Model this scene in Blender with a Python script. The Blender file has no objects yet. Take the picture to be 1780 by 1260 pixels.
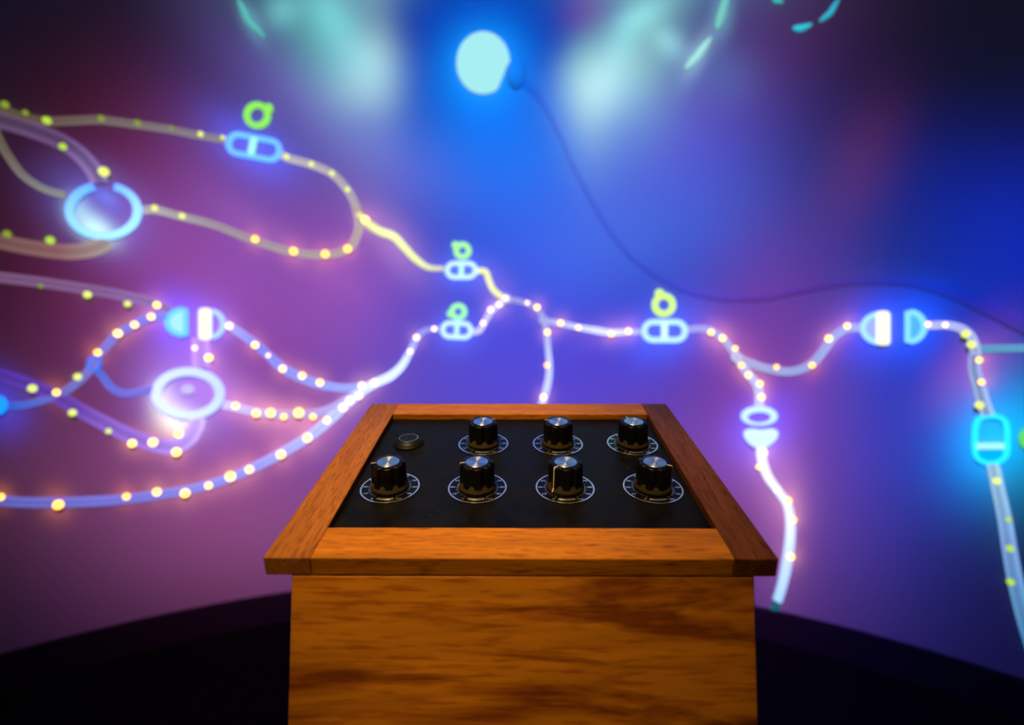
import bpy, bmesh, math, random
from mathutils import Vector, Matrix

random.seed(4)
S = bpy.context.scene
COL = S.collection
PI = math.pi

# ------------------------------------------------------------------ camera
FPX = 912.0                       # focal length in pixels of the 1780 x 1260 frame
PITCH = math.radians(3.6)
CAM = Vector((0.0, 0.0, 1.02))
cam_data = bpy.data.cameras.new('camera')
cam_data.sensor_fit = 'HORIZONTAL'
cam_data.sensor_width = 36.0
cam_data.lens = 36.0 * FPX / 1780.0
cam_data.clip_start = 0.02
cam_data.dof.use_dof = True
cam_data.dof.focus_distance = 0.385
cam_data.dof.aperture_fstop = 3.6
cam = bpy.data.objects.new('camera', cam_data)
COL.objects.link(cam)
cam.location = CAM
cam.rotation_euler = (PI / 2 + PITCH, 0, 0)
S.camera = cam

# ------------------------------------------------------------------ world, view
world = bpy.data.worlds.new('world')
S.world = world
world.use_nodes = True
world.node_tree.nodes['Background'].inputs[0].default_value = (0.004, 0.003, 0.006, 1)
world.node_tree.nodes['Background'].inputs[1].default_value = 0.3
S.view_settings.view_transform = 'Standard'
S.view_settings.look = 'None'
S.view_settings.gamma = 1.0
S.view_settings.use_curve_mapping = False
S.view_settings.exposure = 0.0
S.cycles.use_light_tree = False
S.cycles.max_bounces = 3
S.cycles.diffuse_bounces = 2
S.cycles.glossy_bounces = 2
S.cycles.transmission_bounces = 0
S.cycles.caustics_reflective = False
S.cycles.caustics_refractive = False

# ------------------------------------------------------------------ the round room: geometry numbers
ROOM_C = Vector((-0.142, 0.534, 0.0))
ROOM_R = 2.136
WALL_H = 4.3
BASE_H = 0.12
WALL_ALBEDO = 0.17
PROJECTOR = Vector((0.0, -1.15, 3.75))

FWD = Vector((0, math.cos(PITCH), math.sin(PITCH)))
UP = Vector((0, -math.sin(PITCH), math.cos(PITCH)))


def wall_at(px, py, lift=0.0, radius=ROOM_R):
    """where the sight line of a measured picture point meets the round wall; lift = distance off the wall"""
    d = Vector(((px - 890) / FPX, 0, 0)) + UP * (-(py - 630) / FPX) + FWD
    ox, oy = CAM.x - ROOM_C.x, CAM.y - ROOM_C.y
    a = d.x * d.x + d.y * d.y
    b = ox * d.x + oy * d.y
    c = ox * ox + oy * oy - radius * radius
    s = (-b + math.sqrt(b * b - a * c)) / a
    p = CAM + d * s
    n = Vector((ROOM_C.x - p.x, ROOM_C.y - p.y, 0)).normalized()
    return p + n * lift, n, s / FPX          # point, normal into the room, metres per pixel


# ------------------------------------------------------------------ lights: one ceiling projector with a soft colour slide
# <slide data>
WASH = [          # u, v, radius u, radius v, turn, red, green, blue on the slide
    (0.0529, 0.0188, 0.1784, 0.3682, 0.4987, 0.0, 0.408, 11.797),
    (-0.0855, 0.6474, 0.2123, 0.3308, 1.0188, 0.0, 2.097, 7.506),
    (0.2669, 0.5533, 0.1254, 0.1916, 0.4971, 1.968, 2.211, 4.936),
    (-0.3213, -0.0797, 0.1822, 0.1218, -1.3863, 6.277, 0.139, 0.0),
    (0.1578, -0.2078, 0.0989, 0.1425, 0.9912, 4.26, 1.362, 2.327),
    (0.1778, 0.2718, 0.0544, 0.1059, -0.214, 2.373, 5.813, 2.656),
    (-0.2002, 0.2186, 0.03, 0.0439, 1.6941, 1.434, 1.517, 0.592),
    (-0.3004, 0.4987, 0.102, 0.1633, -0.3409, 1.635, 3.221, 3.349),
    (0.4067, -0.1952, 0.1417, 0.0747, 0.4699, 0.0, 0.29, 6.677),
    (0.227, 0.9075, 0.2017, 0.2745, 0.4518, 1.957, 1.965, 5.521),
    (-0.1855, 0.0142, 0.0724, 0.101, 0.0295, 3.935, 0.898, 3.044),
    (0.1468, 0.3931, 0.03, 0.0921, 1.0751, 1.163, 2.819, 1.966),
    (-0.2103, 0.4129, 0.0557, 0.1301, -0.3812, 1.658, 3.588, 2.28),
    (0.2212, 0.1541, 0.1137, 0.1645, -1.152, 1.561, 0.0, 0.911),
    (-0.1463, 0.6879, 0.1682, 0.1184, 0.234, 3.188, 1.481, 0.891),
    (0.4678, 0.6586, 0.1041, 0.204, 0.2912, 0.482, 0.387, 1.718),
    (0.0099, 0.1596, 0.1997, 0.1034, -0.0213, 0.0, 2.536, 4.579),
    (0.2394, 0.0711, 0.0908, 0.1511, 0.2503, 0.0, 0.744, 5.16),
    (-0.0811, -0.1054, 0.1852, 0.1318, 0.0636, 2.048, 1.464, 10.144),
    (-0.0254, 0.2889, 0.0863, 0.1354, 0.0936, 0.0, 0.0, 3.377),
    (-0.1831, 0.2811, 0.0303, 0.0847, 0.1741, 1.88, 2.244, 0.853),
    (-0.317, -0.0255, 0.0938, 0.2074, -0.0316, 0.0, 1.194, 7.042),
    (0.335, -0.1739, 0.076, 0.1368, -0.1551, 0.0, 0.664, 5.094),
    (-0.2211, -0.22, 0.1958, 0.0712, 0.1446, 5.038, 1.449, 3.177),
    (-0.2233, 0.1782, 0.0561, 0.1501, 1.1626, 1.706, 0.694, 2.981),
    (0.2297, 0.3506, 0.164, 0.0868, -0.3583, 0.0, 0.0, 2.238),
    (0.1088, 0.3502, 0.0362, 0.042, 0.4675, 1.478, 0.0, 0.0),
    (0.453, -0.1083, 0.0523, 0.1029, 0.387, 0.0, 0.13, 4.191),
    (-0.1748, 1.0181, 0.208, 0.317, 1.9534, 2.768, 1.572, 3.376),
    (-0.4188, 0.6059, 0.1445, 0.2072, 0.0608, 1.315, 1.14, 3.125),
    (-0.0777, 1.0604, 0.309, 0.392, 0.9786, 0.0, 1.416, 4.821),
    (0.1155, 0.0337, 0.1286, 0.0656, -0.0562, 0.339, 1.577, 2.229),
    (0.251, -0.1511, 0.0722, 0.1394, -0.1755, 4.178, 0.433, 0.0),
    (0.3762, 0.0105, 0.0396, 0.0626, -0.492, 1.002, 0.104, 0.0),
    (0.0972, 0.2787, 0.03, 0.0504, -0.6875, 0.726, 2.381, 1.214),
    (-0.2552, 0.2692, 0.0541, 0.1262, 0.5434, 0.58, 3.278, 1.711),
    (0.1004, 0.2075, 0.0323, 0.0747, 0.0292, 2.514, 3.536, 0.0),
    (0.2709, 0.192, 0.0307, 0.0462, 0.5429, 0.0, 0.839, 1.123),
    (0.2031, 0.4308, 0.1682, 0.0758, -0.6804, 1.337, 2.986, 0.394),
    (0.1064, 0.6577, 0.1131, 0.1447, -2.4752, 1.94, 1.462, 1.601),
]
POOLS = [         # measured centre, radii, turn, and the light each pool leaves on the wall
    (841, 112, 70, 80, 0, (0, 0.3, 0.55)),
    (1800, 765, 75, 85, 0, (0, 0.22, 0.16)),
    (1718, 762, 75, 75, 0, (0, 0.16, 0.62)),
    (178, 370, 72, 60, 0, (0.05, 0.1, 0.5)),
    (441, 258, 68, 42, 11, (0.01, 0.07, 0.62)),
    (802, 472, 42, 30, 0, (0.03, 0.08, 0.42)),
    (794, 576, 42, 30, 0, (0.03, 0.08, 0.42)),
    (1155, 580, 62, 44, 0, (0.01, 0.08, 0.62)),
    (308, 560, 42, 44, 0, (0.02, 0.06, 0.95)),
    (370, 564, 36, 40, 0, (0.06, 0.05, 0.4)),
    (327, 688, 76, 62, 0, (0.17, 0.14, 0.6)),
    (-2, 704, 42, 42, 0, (0, 0.03, 0.5)),
    (1322, 745, 55, 46, 0, (0.01, 0.04, 0.8)),
    (1520, 570, 48, 46, 0, (0.01, 0.05, 0.75)),
    (1594, 568, 42, 46, 0, (0, 0.06, 0.75)),
    (690, 428, 70, 34, 42, (0.22, 0.1, 0.1)),
    (1262, 598, 60, 32, 48, (0.18, 0.05, 0.08)),
    (1690, 640, 46, 62, 75, (0.2, 0.04, 0.08)),
    (862, 508, 46, 30, 50, (0.12, 0.05, 0.06)),
    (1362, 890, 36, 95, 12, (0.14, 0.05, 0.1)),
    (460, 715, 100, 32, 6, (0.22, 0.09, 0.12)),
    (520, 765, 130, 34, -35, (0.12, 0.03, 0.08)),
    (1065, 576, 60, 24, 3, (0.12, 0.04, 0.05)),
    (1440, 590, 60, 34, -40, (0.1, 0.02, 0.04)),
    (500, 430, 110, 28, 14, (0.08, 0.03, 0.04)),
    (488, 20, 26, 36, 20, (0.07, 0.26, 0.24)),
    (436, 36, 16, 38, -35, (0.05, 0.2, 0.2)),
    (1165, 76, 20, 40, -28, (0.12, 0.28, 0.26)),
    (1213, 96, 18, 42, 35, (0.14, 0.26, 0.25)),
    (1256, 26, 18, 44, 14, (0.06, 0.22, 0.22)),
    (167, 398, 28, 20, 0, (0.5, 0.95, 0.6)),
    (134, 360, 17, 20, 0, (0.16, 0.36, 0.34)),
    (186, 343, 18, 11, 0, (0, 0.1, 0.4)),
    (306, 731, 30, 20, -20, (0.9, 0.95, 0.42)),
    (282, 692, 20, 22, 0, (0.45, 0.52, 0.4)),
    (1723, 765, 42, 48, 0, (0, 0.26, 0.45)),
    (1340, 830, 38, 70, -25, (0.14, 0.07, 0.1)),
    (638, 115, 58, 62, 0, (0.22, 0.4, 0.34)),
    (578, 30, 42, 62, -35, (0.06, 0.26, 0.24)),
    (1043, 148, 60, 62, 0, (0.28, 0.42, 0.32)),
    (1080, 75, 32, 56, 30, (0.08, 0.22, 0.2)),
    (1118, 26, 46, 26, 0, (0.08, 0.24, 0.22)),
]
# </slide data>


def make_projector(wash, pools):
    aim = wall_at(890, 520)[0]
    zdir = (PROJECTOR - aim).normalized()
    xdir = Vector((1, 0, 0))
    ydir = zdir.cross(xdir)
    L = bpy.data.lights.new('projector', 'SPOT')
    L.energy = 4 * PI * PI / WALL_ALBEDO
    L.spot_size = math.radians(140)
    L.spot_blend = .1
    L.shadow_soft_size = .012
    L.use_nodes = True
    nt = L.node_tree
    em = nt.nodes['Emission']
    link = nt.links.new
    tc = nt.nodes.new('ShaderNodeTexCoord')
    sep = nt.nodes.new('ShaderNodeSeparateXYZ')
    link(tc.outputs['Normal'], sep.inputs[0])
    comb = nt.nodes.new('ShaderNodeCombineXYZ')
    for k in (0, 1):
        d = nt.nodes.new('ShaderNodeMath')
        d.operation = 'DIVIDE'
        link(sep.outputs[k], d.inputs[0])
        link(sep.outputs[2], d.inputs[1])
        n = nt.nodes.new('ShaderNodeMath')
        n.operation = 'MULTIPLY'
        n.inputs[1].default_value = SLIDE_SIGN
        link(d.outputs[0], n.inputs[0])
        link(n.outputs[0], comb.inputs[k])
    spots = list(wash)
    for px, py, rx, ry, ang, amp in pools:
        p, n, mpp = wall_at(px, py)
        to = p - PROJECTOR
        dist = to.length
        depth = -to.dot(zdir)
        k = dist * dist / max(.15, -to.dot(n) / dist)
        sc = mpp / depth
        spots.append((to.dot(xdir) / depth, to.dot(ydir) / depth, rx * sc, ry * sc, -math.radians(ang), amp[0] * k, amp[1] * k, amp[2] * k))
    acc = None
    for u, v, su, sv, a, r, g, b in spots:
        mp = nt.nodes.new('ShaderNodeMapping')
        mp.vector_type = 'TEXTURE'
        mp.inputs['Location'].default_value = (u, v, 0)
        mp.inputs['Rotation'].default_value = (0, 0, a)
        mp.inputs['Scale'].default_value = (su, sv, 1)
        link(comb.outputs[0], mp.inputs[0])
        dt = nt.nodes.new('ShaderNodeVectorMath')
        dt.operation = 'DOT_PRODUCT'
        link(mp.outputs[0], dt.inputs[0])
        link(mp.outputs[0], dt.inputs[1])
        ex = nt.nodes.new('ShaderNodeMath')
        ex.operation = 'POWER'
        ex.inputs[0].default_value = 1 / math.e
        link(dt.outputs['Value'], ex.inputs[1])
        sc = nt.nodes.new('ShaderNodeVectorMath')
        sc.operation = 'SCALE'
        sc.inputs[0].default_value = (r, g, b)
        link(ex.outputs[0], sc.inputs['Scale'])
        if acc is None:
            acc = sc
        else:
            ad = nt.nodes.new('ShaderNodeVectorMath')
            ad.operation = 'ADD'
            link(acc.outputs[0], ad.inputs[0])
            link(sc.outputs[0], ad.inputs[1])
            acc = ad
    link(acc.outputs[0], em.inputs[0])
    o = bpy.data.objects.new('projector', L)
    COL.objects.link(o)
    o.matrix_world = Matrix.Translation(PROJECTOR) @ Matrix((xdir, ydir, zdir)).transposed().to_4x4()
    return o


SLIDE_SIGN = -1.0
# a stack of projectors, each with its own part of the picture
make_projector(WASH[::2], [])
make_projector(WASH[1::2], [])
make_projector([], POOLS)

# warm lamp over the visitor's shoulder that lights the console
wl = bpy.data.lights.new('warm_lamp', 'SPOT')
wl.color = (1.0, 0.66, 0.24)
wl.energy = 138.0
wl.spot_size = math.radians(20)
wl.spot_blend = 1.0
wl.shadow_soft_size = 0.13
wlo = bpy.data.objects.new('warm_lamp', wl)
COL.objects.link(wlo)
wlo.location = (-0.30, -0.42, 2.20)
wlo.rotation_euler = (Vector((-0.05, 0.37, 1.0)) - wlo.location).to_track_quat('-Z', 'Y').to_euler()


# ------------------------------------------------------------------ materials
def new_mat(name):
    m = bpy.data.materials.new(name)
    m.use_nodes = True
    nt = m.node_tree
    return m, nt, nt.nodes['Principled BSDF']


def simple(name, color, rough=0.5, metal=0.0, spec=0.5):
    m, nt, b = new_mat(name)
    b.inputs['Base Color'].default_value = (*color, 1)
    b.inputs['Roughness'].default_value = rough
    b.inputs['Metallic'].default_value = metal
    b.inputs['Specular IOR Level'].default_value = spec
    return m


def emitter(name, color):
    m = bpy.data.materials.new(name)
    m.use_nodes = True
    nt = m.node_tree
    nt.nodes.clear()
    e = nt.nodes.new('ShaderNodeEmission')
    e.inputs[0].default_value = (*color, 1)
    o = nt.nodes.new('ShaderNodeOutputMaterial')
    nt.links.new(e.outputs[0], o.inputs[0])
    return m


def glow_attr_mat():
    m = bpy.data.materials.new('cable_light')
    m.use_nodes = True
    nt = m.node_tree
    nt.nodes.clear()
    a = nt.nodes.new('ShaderNodeAttribute')
    a.attribute_name = 'glow'
    e = nt.nodes.new('ShaderNodeEmission')
    e.inputs[1].default_value = 1.25
    o = nt.nodes.new('ShaderNodeOutputMaterial')
    nt.links.new(a.outputs['Color'], e.inputs[0])
    nt.links.new(e.outputs[0], o.inputs[0])
    return m


M_GLOW = glow_attr_mat()


def wall_mat():
    m, nt, b = new_mat('projection_wall_paint')
    b.inputs['Base Color'].default_value = (WALL_ALBEDO, WALL_ALBEDO, WALL_ALBEDO, 1)
    b.inputs['Roughness'].default_value = 1.0
    b.inputs['Specular IOR Level'].default_value = 0.0
    return m


def wood_mat(name, light, dark, pore, gx, gy, gz, streak_lo, streak_hi, seed=0.0, fine=1.0, rough=.42):
    """grain along local X; gx, gy, gz = noise scale along each axis"""
    m, nt, b = new_mat(name)
    L = nt.links.new
    tc = nt.nodes.new('ShaderNodeTexCoord')
    mp = nt.nodes.new('ShaderNodeMapping')
    mp.inputs['Location'].default_value = (seed, seed * 1.7, seed * .6)
    mp.inputs['Scale'].default_value = (gx, gy, gz)
    L(tc.outputs['Object'], mp.inputs[0])
    n1 = nt.nodes.new('ShaderNodeTexNoise')          # broad dark figure
    n1.inputs['Scale'].default_value = 1.0
    n1.inputs['Detail'].default_value = 5.0
    n1.inputs['Roughness'].default_value = .62
    n1.inputs['Distortion'].default_value = .6
    L(mp.outputs[0], n1.inputs['Vector'])
    r1 = nt.nodes.new('ShaderNodeValToRGB')
    r1.color_ramp.elements[0].position = streak_lo
    r1.color_ramp.elements[1].position = streak_hi
    r1.color_ramp.elements[0].color = (*light, 1)
    r1.color_ramp.elements[1].color = (*dark, 1)
    L(n1.outputs['Fac'], r1.inputs[0])
    mp2 = nt.nodes.new('ShaderNodeMapping')
    mp2.inputs['Location'].default_value = (seed * 2, seed, seed)
    mp2.inputs['Scale'].default_value = (90 * fine, 900 * fine, 900 * fine)
    L(tc.outputs['Object'], mp2.inputs[0])
    n2 = nt.nodes.new('ShaderNodeTexNoise')          # short pores along the grain
    n2.inputs['Scale'].default_value = 1.0
    n2.inputs['Detail'].default_value = 3.0
    L(mp2.outputs[0], n2.inputs['Vector'])
    r2 = nt.nodes.new('ShaderNodeValToRGB')
    r2.color_ramp.elements[0].position = .52
    r2.color_ramp.elements[1].position = .68
    r2.color_ramp.elements[0].color = (0, 0, 0, 1)
    r2.color_ramp.elements[1].color = (1, 1, 1, 1)
    L(n2.outputs['Fac'], r2.inputs[0])
    mx = nt.nodes.new('ShaderNodeMix')
    mx.data_type = 'RGBA'
    L(r2.outputs[0], mx.inputs[0])
    L(r1.outputs[0], mx.inputs[6])
    mx.inputs[7].default_value = (*pore, 1)
    # long soft fibres
    mp3 = nt.nodes.new('ShaderNodeMapping')
    mp3.inputs['Scale'].default_value = (14, 340 * fine, 340 * fine)
    L(tc.outputs['Object'], mp3.inputs[0])
    n3 = nt.nodes.new('ShaderNodeTexNoise')
    n3.inputs['Scale'].default_value = 1.0
    n3.inputs['Detail'].default_value = 4.0
    L(mp3.outputs[0], n3.inputs['Vector'])
    mr = nt.nodes.new('ShaderNodeMapRange')
    mr.inputs[1].default_value = .3
    mr.inputs[2].default_value = .7
    mr.inputs[3].default_value = .78
    mr.inputs[4].default_value = 1.16
    L(n3.outputs['Fac'], mr.inputs[0])
    mul = nt.nodes.new('ShaderNodeVectorMath')
    mul.operation = 'SCALE'
    L(mx.outputs[2], mul.inputs[0])
    L(mr.outputs[0], mul.inputs['Scale'])
    L(mul.outputs[0], b.inputs['Base Color'])
    b.inputs['Roughness'].default_value = rough
    b.inputs['Specular IOR Level'].default_value = .14
    bp = nt.nodes.new('ShaderNodeBump')
    bp.inputs['Strength'].default_value = .12
    bp.inputs['Distance'].default_value = .0006
    L(n3.outputs['Fac'], bp.inputs['Height'])
    L(bp.outputs[0], b.inputs['Normal'])
    return m


def plate_mat():
    m, nt, b = new_mat('dusty_black_faceplate')
    L = nt.links.new
    tc = nt.nodes.new('ShaderNodeTexCoord')
    n = nt.nodes.new('ShaderNodeTexNoise')
    n.inputs['Scale'].default_value = 55
    n.inputs['Detail'].default_value = 4
    L(tc.outputs['Object'], n.inputs['Vector'])
    r = nt.nodes.new('ShaderNodeValToRGB')
    r.color_ramp.elements[0].position = .35
    r.color_ramp.elements[1].position = .75
    r.color_ramp.elements[0].color = (.0025, .0025, .004, 1)
    r.color_ramp.elements[1].color = (.008, .007, .008, 1)
    L(n.outputs['Fac'], r.inputs[0])
    v = nt.nodes.new('ShaderNodeTexVoronoi')            # dust specks
    v.inputs['Scale'].default_value = 260
    v.inputs['Randomness'].default_value = 1.0
    L(tc.outputs['Object'], v.inputs['Vector'])
    vr = nt.nodes.new('ShaderNodeValToRGB')
    vr.color_ramp.elements[0].position = .05
    vr.color_ramp.elements[1].position = .10
    vr.color_ramp.elements[0].color = (1, 1, 1, 1)
    vr.color_ramp.elements[1].color = (0, 0, 0, 1)
    L(v.outputs['Distance'], vr.inputs[0])
    n2 = nt.nodes.new('ShaderNodeTexNoise')
    n2.inputs['Scale'].default_value = 70
    L(tc.outputs['Object'], n2.inputs['Vector'])
    g = nt.nodes.new('ShaderNodeMath')
    g.operation = 'GREATER_THAN'
    g.inputs[1].default_value = .56
    L(n2.outputs['Fac'], g.inputs[0])
    mm = nt.nodes.new('ShaderNodeMath')
    mm.operation = 'MULTIPLY'
    L(vr.outputs[0], mm.inputs[0])
    L(g.outputs[0], mm.inputs[1])
    mx = nt.nodes.new('ShaderNodeMix')
    mx.data_type = 'RGBA'
    L(mm.outputs[0], mx.inputs[0])
    L(r.outputs[0], mx.inputs[6])
    mx.inputs[7].default_value = (.12, .10, .09, 1)
    L(mx.outputs[2], b.inputs['Base Color'])
    rr = nt.nodes.new('ShaderNodeMapRange')
    rr.inputs[1].default_value = .3
    rr.inputs[2].default_value = .7
    rr.inputs[3].default_value = .38
    rr.inputs[4].default_value = .58
    L(n.outputs['Fac'], rr.inputs[0])
    L(rr.outputs[0], b.inputs['Roughness'])
    b.inputs['Specular IOR Level'].default_value = .14
    return m


def cap_mat():
    m, nt, b = new_mat('spun_aluminium')
    b.inputs['Base Color'].default_value = (.86, .86, .88, 1)
    b.inputs['Metallic'].default_value = 1.0
    b.inputs['Roughness'].default_value = .34
    b.inputs['Anisotropic'].default_value = .82
    b.inputs['Anisotropic Rotation'].default_value = .25
    t = nt.nodes.new('ShaderNodeTangent')
    t.direction_type = 'RADIAL'
    t.axis = 'Z'
    nt.links.new(t.outputs[0], b.inputs['Tangent'])
    return m


M_WALL = wall_mat()
M_BASE = simple('black_skirting', (.007, .005, .008), .7, 0, .1)
M_FLOOR = simple('dark_floor', (.0016, .0012, .002), .9, 0, .05)
M_CEIL = simple('black_ceiling', (.010, .010, .012), .9)
M_PLY = wood_mat('amber_plywood', (.50, .180, .009), (.185, .046, .004), (.33, .092, .006), 3.0, 22, 25, .50, .575, 7.7, .45)
M_WOODF = wood_mat('honey_oak', (.66, .235, .007), (.50, .155, .005), (.32, .085, .006), 9, 70, 70, .40, .75, 1.3, .8)
M_WOODL = wood_mat('tan_oak', (.46, .165, .026), (.36, .115, .016), (.22, .060, .008), 7, 60, 60, .40, .75, 5.2, 1.0)
M_WOODR = wood_mat('brown_walnut', (.215, .070, .016), (.145, .042, .009), (.085, .022, .005), 9, 90, 90, .40, .70, 8.4, .9)
M_PLATE = plate_mat()
M_KNOB = simple('black_knob_plastic', (.004, .004, .005), .34, 0, .22)
M_SKIRT = simple('lamplit_gold_collar_plastic', (.042, .029, .010), .34, 0, .4)  # gold of the warm lamp's reflection put into the collar's base colour
M_CAP = cap_mat()
M_POINT = simple('cream_pointer_paint', (.85, .74, .52), .5)
M_DIAL = simple('gloss_black_dial', (.003, .003, .005), .28, 0, .12)
M_MARK = simple('silver_dial_print', (.98, .96, .98), .22, .92)
M_BTN = simple('black_button_metal', (.006, .006, .008), .5, 0, .25)
M_CHROME = simple('button_chrome', (.75, .66, .60), .22, 1.0)


# ------------------------------------------------------------------ mesh helpers
def obj(name, bm, mat, parent=None, mtx=None, smooth=False):
    me = bpy.data.meshes.new(name)
    bm.to_mesh(me)
    bm.free()
    if smooth:
        for p in me.polygons:
            p.use_smooth = True
    if mat:
        me.materials.append(mat)
    o = bpy.data.objects.new(name, me)
    COL.objects.link(o)
    if parent:
        o.parent = parent
    if mtx is not None:
        o.matrix_basis = mtx
    return o


def empty(name, loc, label=None, cat=None, group=None):
    o = bpy.data.objects.new(name, None)
    o.empty_display_size = .02
    COL.objects.link(o)
    o.location = loc
    tag(o, label, cat, group)
    return o


def tag(o, label=None, cat=None, group=None, kind=None):
    if label:
        o['label'] = label
    if cat:
        o['category'] = cat
    if group:
        o['group'] = group
    if kind:
        o['kind'] = kind
    return o


def box_bm(x0, x1, y0, y1, z0, z1, bevel=0.0):
    bm = bmesh.new()
    vs = [bm.verts.new((x, y, z)) for z in (z0, z1) for y in (y0, y1) for x in (x0, x1)]
    for f in ((0, 2, 3, 1), (4, 5, 7, 6), (0, 1, 5, 4), (2, 6, 7, 3), (0, 4, 6, 2), (1, 3, 7, 5)):
        bm.faces.new([vs[i] for i in f])
    bmesh.ops.recalc_face_normals(bm, faces=bm.faces)
    if bevel:
        bmesh.ops.bevel(bm, geom=list(bm.edges), offset=bevel, segments=2, profile=.5, affect='EDGES')
    return bm


def lathe_bm(prof, n=48, rfun=None, cap_bottom=True, cap_top=True):
    """prof: (radius, z) from bottom to top; rfun(phi, k) scales the radius of ring k"""
    bm = bmesh.new()
    rings = []
    for k, (r, z) in enumerate(prof):
        ring = []
        for i in range(n):
            a = 2 * PI * i / n
            rr = r * (rfun(a, k) if rfun else 1)
            ring.append(bm.verts.new((rr * math.cos(a), rr * math.sin(a), z)))
        rings.append(ring)
    for k in range(len(rings) - 1):
        for i in range(n):
            j = (i + 1) % n
            bm.faces.new((rings[k][i], rings[k][j], rings[k + 1][j], rings[k + 1][i]))
    if cap_bottom:
        bm.faces.new(list(reversed(rings[0])))
    if cap_top:
        bm.faces.new(rings[-1])
    return bm


# ------------------------------------------------------------------ the round room
def ring_wall(name, r, z0, z1, mat, thick, n=180):
    bm = bmesh.new()
    vs = []
    for i in range(n):
        a = 2 * PI * i / n
        c, s = math.cos(a), math.sin(a)
        vs.append([bm.verts.new((ROOM_C.x + q * c, ROOM_C.y + q * s, z)) for q, z in ((r, z0), (r, z1), (r + thick, z1), (r + thick, z0))])
    for i in range(n):
        j = (i + 1) % n
        for k in range(4):
            l = (k + 1) % 4
            bm.faces.new((vs[i][k], vs[j][k], vs[j][l], vs[i][l]))
    bmesh.ops.recalc_face_normals(bm, faces=bm.faces)
    for e in bm.edges:
        e.smooth = abs(e.verts[0].co.z - e.verts[1].co.z) > .01      # the rims stay sharp
    o = obj(name, bm, mat, smooth=True)
    return o


w = ring_wall('wall_round', ROOM_R, 0.0, WALL_H, M_WALL, .08)
tag(w, 'smooth pale curved wall lit with purple and blue projection', 'wall', kind='structure')
bb = ring_wall('baseboard_round', ROOM_R - .035, 0.0, BASE_H, M_BASE, .034)
tag(bb, 'black curved skirting along the foot of the round wall', 'baseboard', kind='structure')


def disc(name, r, z0, z1, mat, label, cat):
    bm = lathe_bm([(r, z0), (r, z1)], 96)
    o = obj(name, bm, mat)
    o.location = (ROOM_C.x, ROOM_C.y, 0)
    tag(o, label, cat, kind='structure')


disc('floor', ROOM_R + .08, -.06, 0.0, M_FLOOR, 'dark floor of the round room', 'floor')
disc('ceiling', ROOM_R + .08, WALL_H, WALL_H + .06, M_CEIL, 'black ceiling of the round room', 'ceiling')

# ------------------------------------------------------------------ console
ALPHA = math.radians(20.95)
YAW = -0.010
SP = .061
P0 = Vector((.0064, .3705, .9558))         # centre of the front dial row on the face plate
BOX_Y = .2970                               # front face of the box
root = empty('control_console', (.0055, BOX_Y, 0), 'orange wooden pedestal console with sloped black panel of seven knobs', 'console')
root.rotation_euler = (0, 0, YAW)
PM = root.matrix_basis.inverted() @ Matrix.Translation(P0)
root_m = Matrix.Translation(root.location) @ Matrix.Rotation(YAW, 4, 'Z')
PM = root_m.inverted() @ Matrix.Translation(P0) @ Matrix.Rotation(YAW, 4, 'Z') @ Matrix.Rotation(ALPHA, 4, 'X')
W0, W1 = -.0066, .0049                      # bottom and top of the frame rails above the plate plane


def rail(u0, u1, v0, v1, mat, along):
    cu, cv = (u0 + u1) / 2, (v0 + v1) / 2
    lu, lv = u1 - u0, v1 - v0
    m = PM @ Matrix.Translation((cu, cv, 0))
    if along == 'v':
        m = m @ Matrix.Rotation(PI / 2, 4, 'Z')
        lu, lv = lv, lu
    bm = box_bm(-lu / 2, lu / 2, -lv / 2, lv / 2, W0, W1, .0006)
    return obj('frame_rail', bm, mat, root, m)


UL, UR, VF, VB = -.1424, .1395, -.0815, .1452
IL, IR, IF, IB = -.1166, .1160, -.0535, .1190
rail(UL, IL, VF, VB, M_WOODL, 'v')['label'] = 'tan side rail of the console frame'
rail(IR, UR, VF, VB, M_WOODR, 'v')['label'] = 'darker walnut side rail of the console frame'
rail(IL + .0002, IR - .0002, VF, IF, M_WOODF, 'u')['label'] = 'honey front rail of the console frame'
rail(IL + .0002, IR - .0002, IB, VB, M_WOODF, 'u')['label'] = 'honey rear rail of the console frame'
obj('face_plate', box_bm(IL + .0002, IR - .0002, IF + .0002, IB - .0002, -.004, 0), M_PLATE, root, PM)['label'] = 'dusty matt black face plate'

# box under the frame: local y = 0 is the front face
BW = .1280
BD = .196
TH = .012


def top_z(y):
    """height of the frame's underside at local depth y"""
    a = PM @ Vector((0, 0, W0))
    return a.z + (y - a.y) * math.tan(ALPHA) - .0001


def prism(name, x0, x1, y0, y1, mat, zbot=0.0):
    bm = bmesh.new()
    vs = []
    for x in (x0, x1):
        vs.append([bm.verts.new(c) for c in ((x, y0, zbot), (x, y1, zbot), (x, y1, top_z(y1)), (x, y0, top_z(y0)))])
    bm.faces.new(vs[0])
    bm.faces.new(list(reversed(vs[1])))
    for k in range(4):
        l = (k + 1) % 4
        bm.faces.new((vs[0][k], vs[1][k], vs[1][l], vs[0][l]))
    bmesh.ops.recalc_face_normals(bm, faces=bm.faces)
    bmesh.ops.bevel(bm, geom=list(bm.edges), offset=.0008, segments=1, affect='EDGES')
    return obj(name, bm, mat, root)


prism('front_panel', -BW, BW, 0, TH, M_PLY)['label'] = 'front panel of amber plywood with dark grain streaks'
for sx in (-1, 1):
    sp_ = prism('side_panel', min(sx * BW, sx * (BW - TH)), max(sx * BW, sx * (BW - TH)), TH, BD - TH, M_PLY)
    sp_.data.transform(Matrix.Rotation(-PI / 2, 4, 'Z'))         # grain runs front to back
    sp_.matrix_basis = Matrix.Rotation(PI / 2, 4, 'Z')
prism('rear_panel', -BW, BW, BD - TH, BD, M_PLY)

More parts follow.
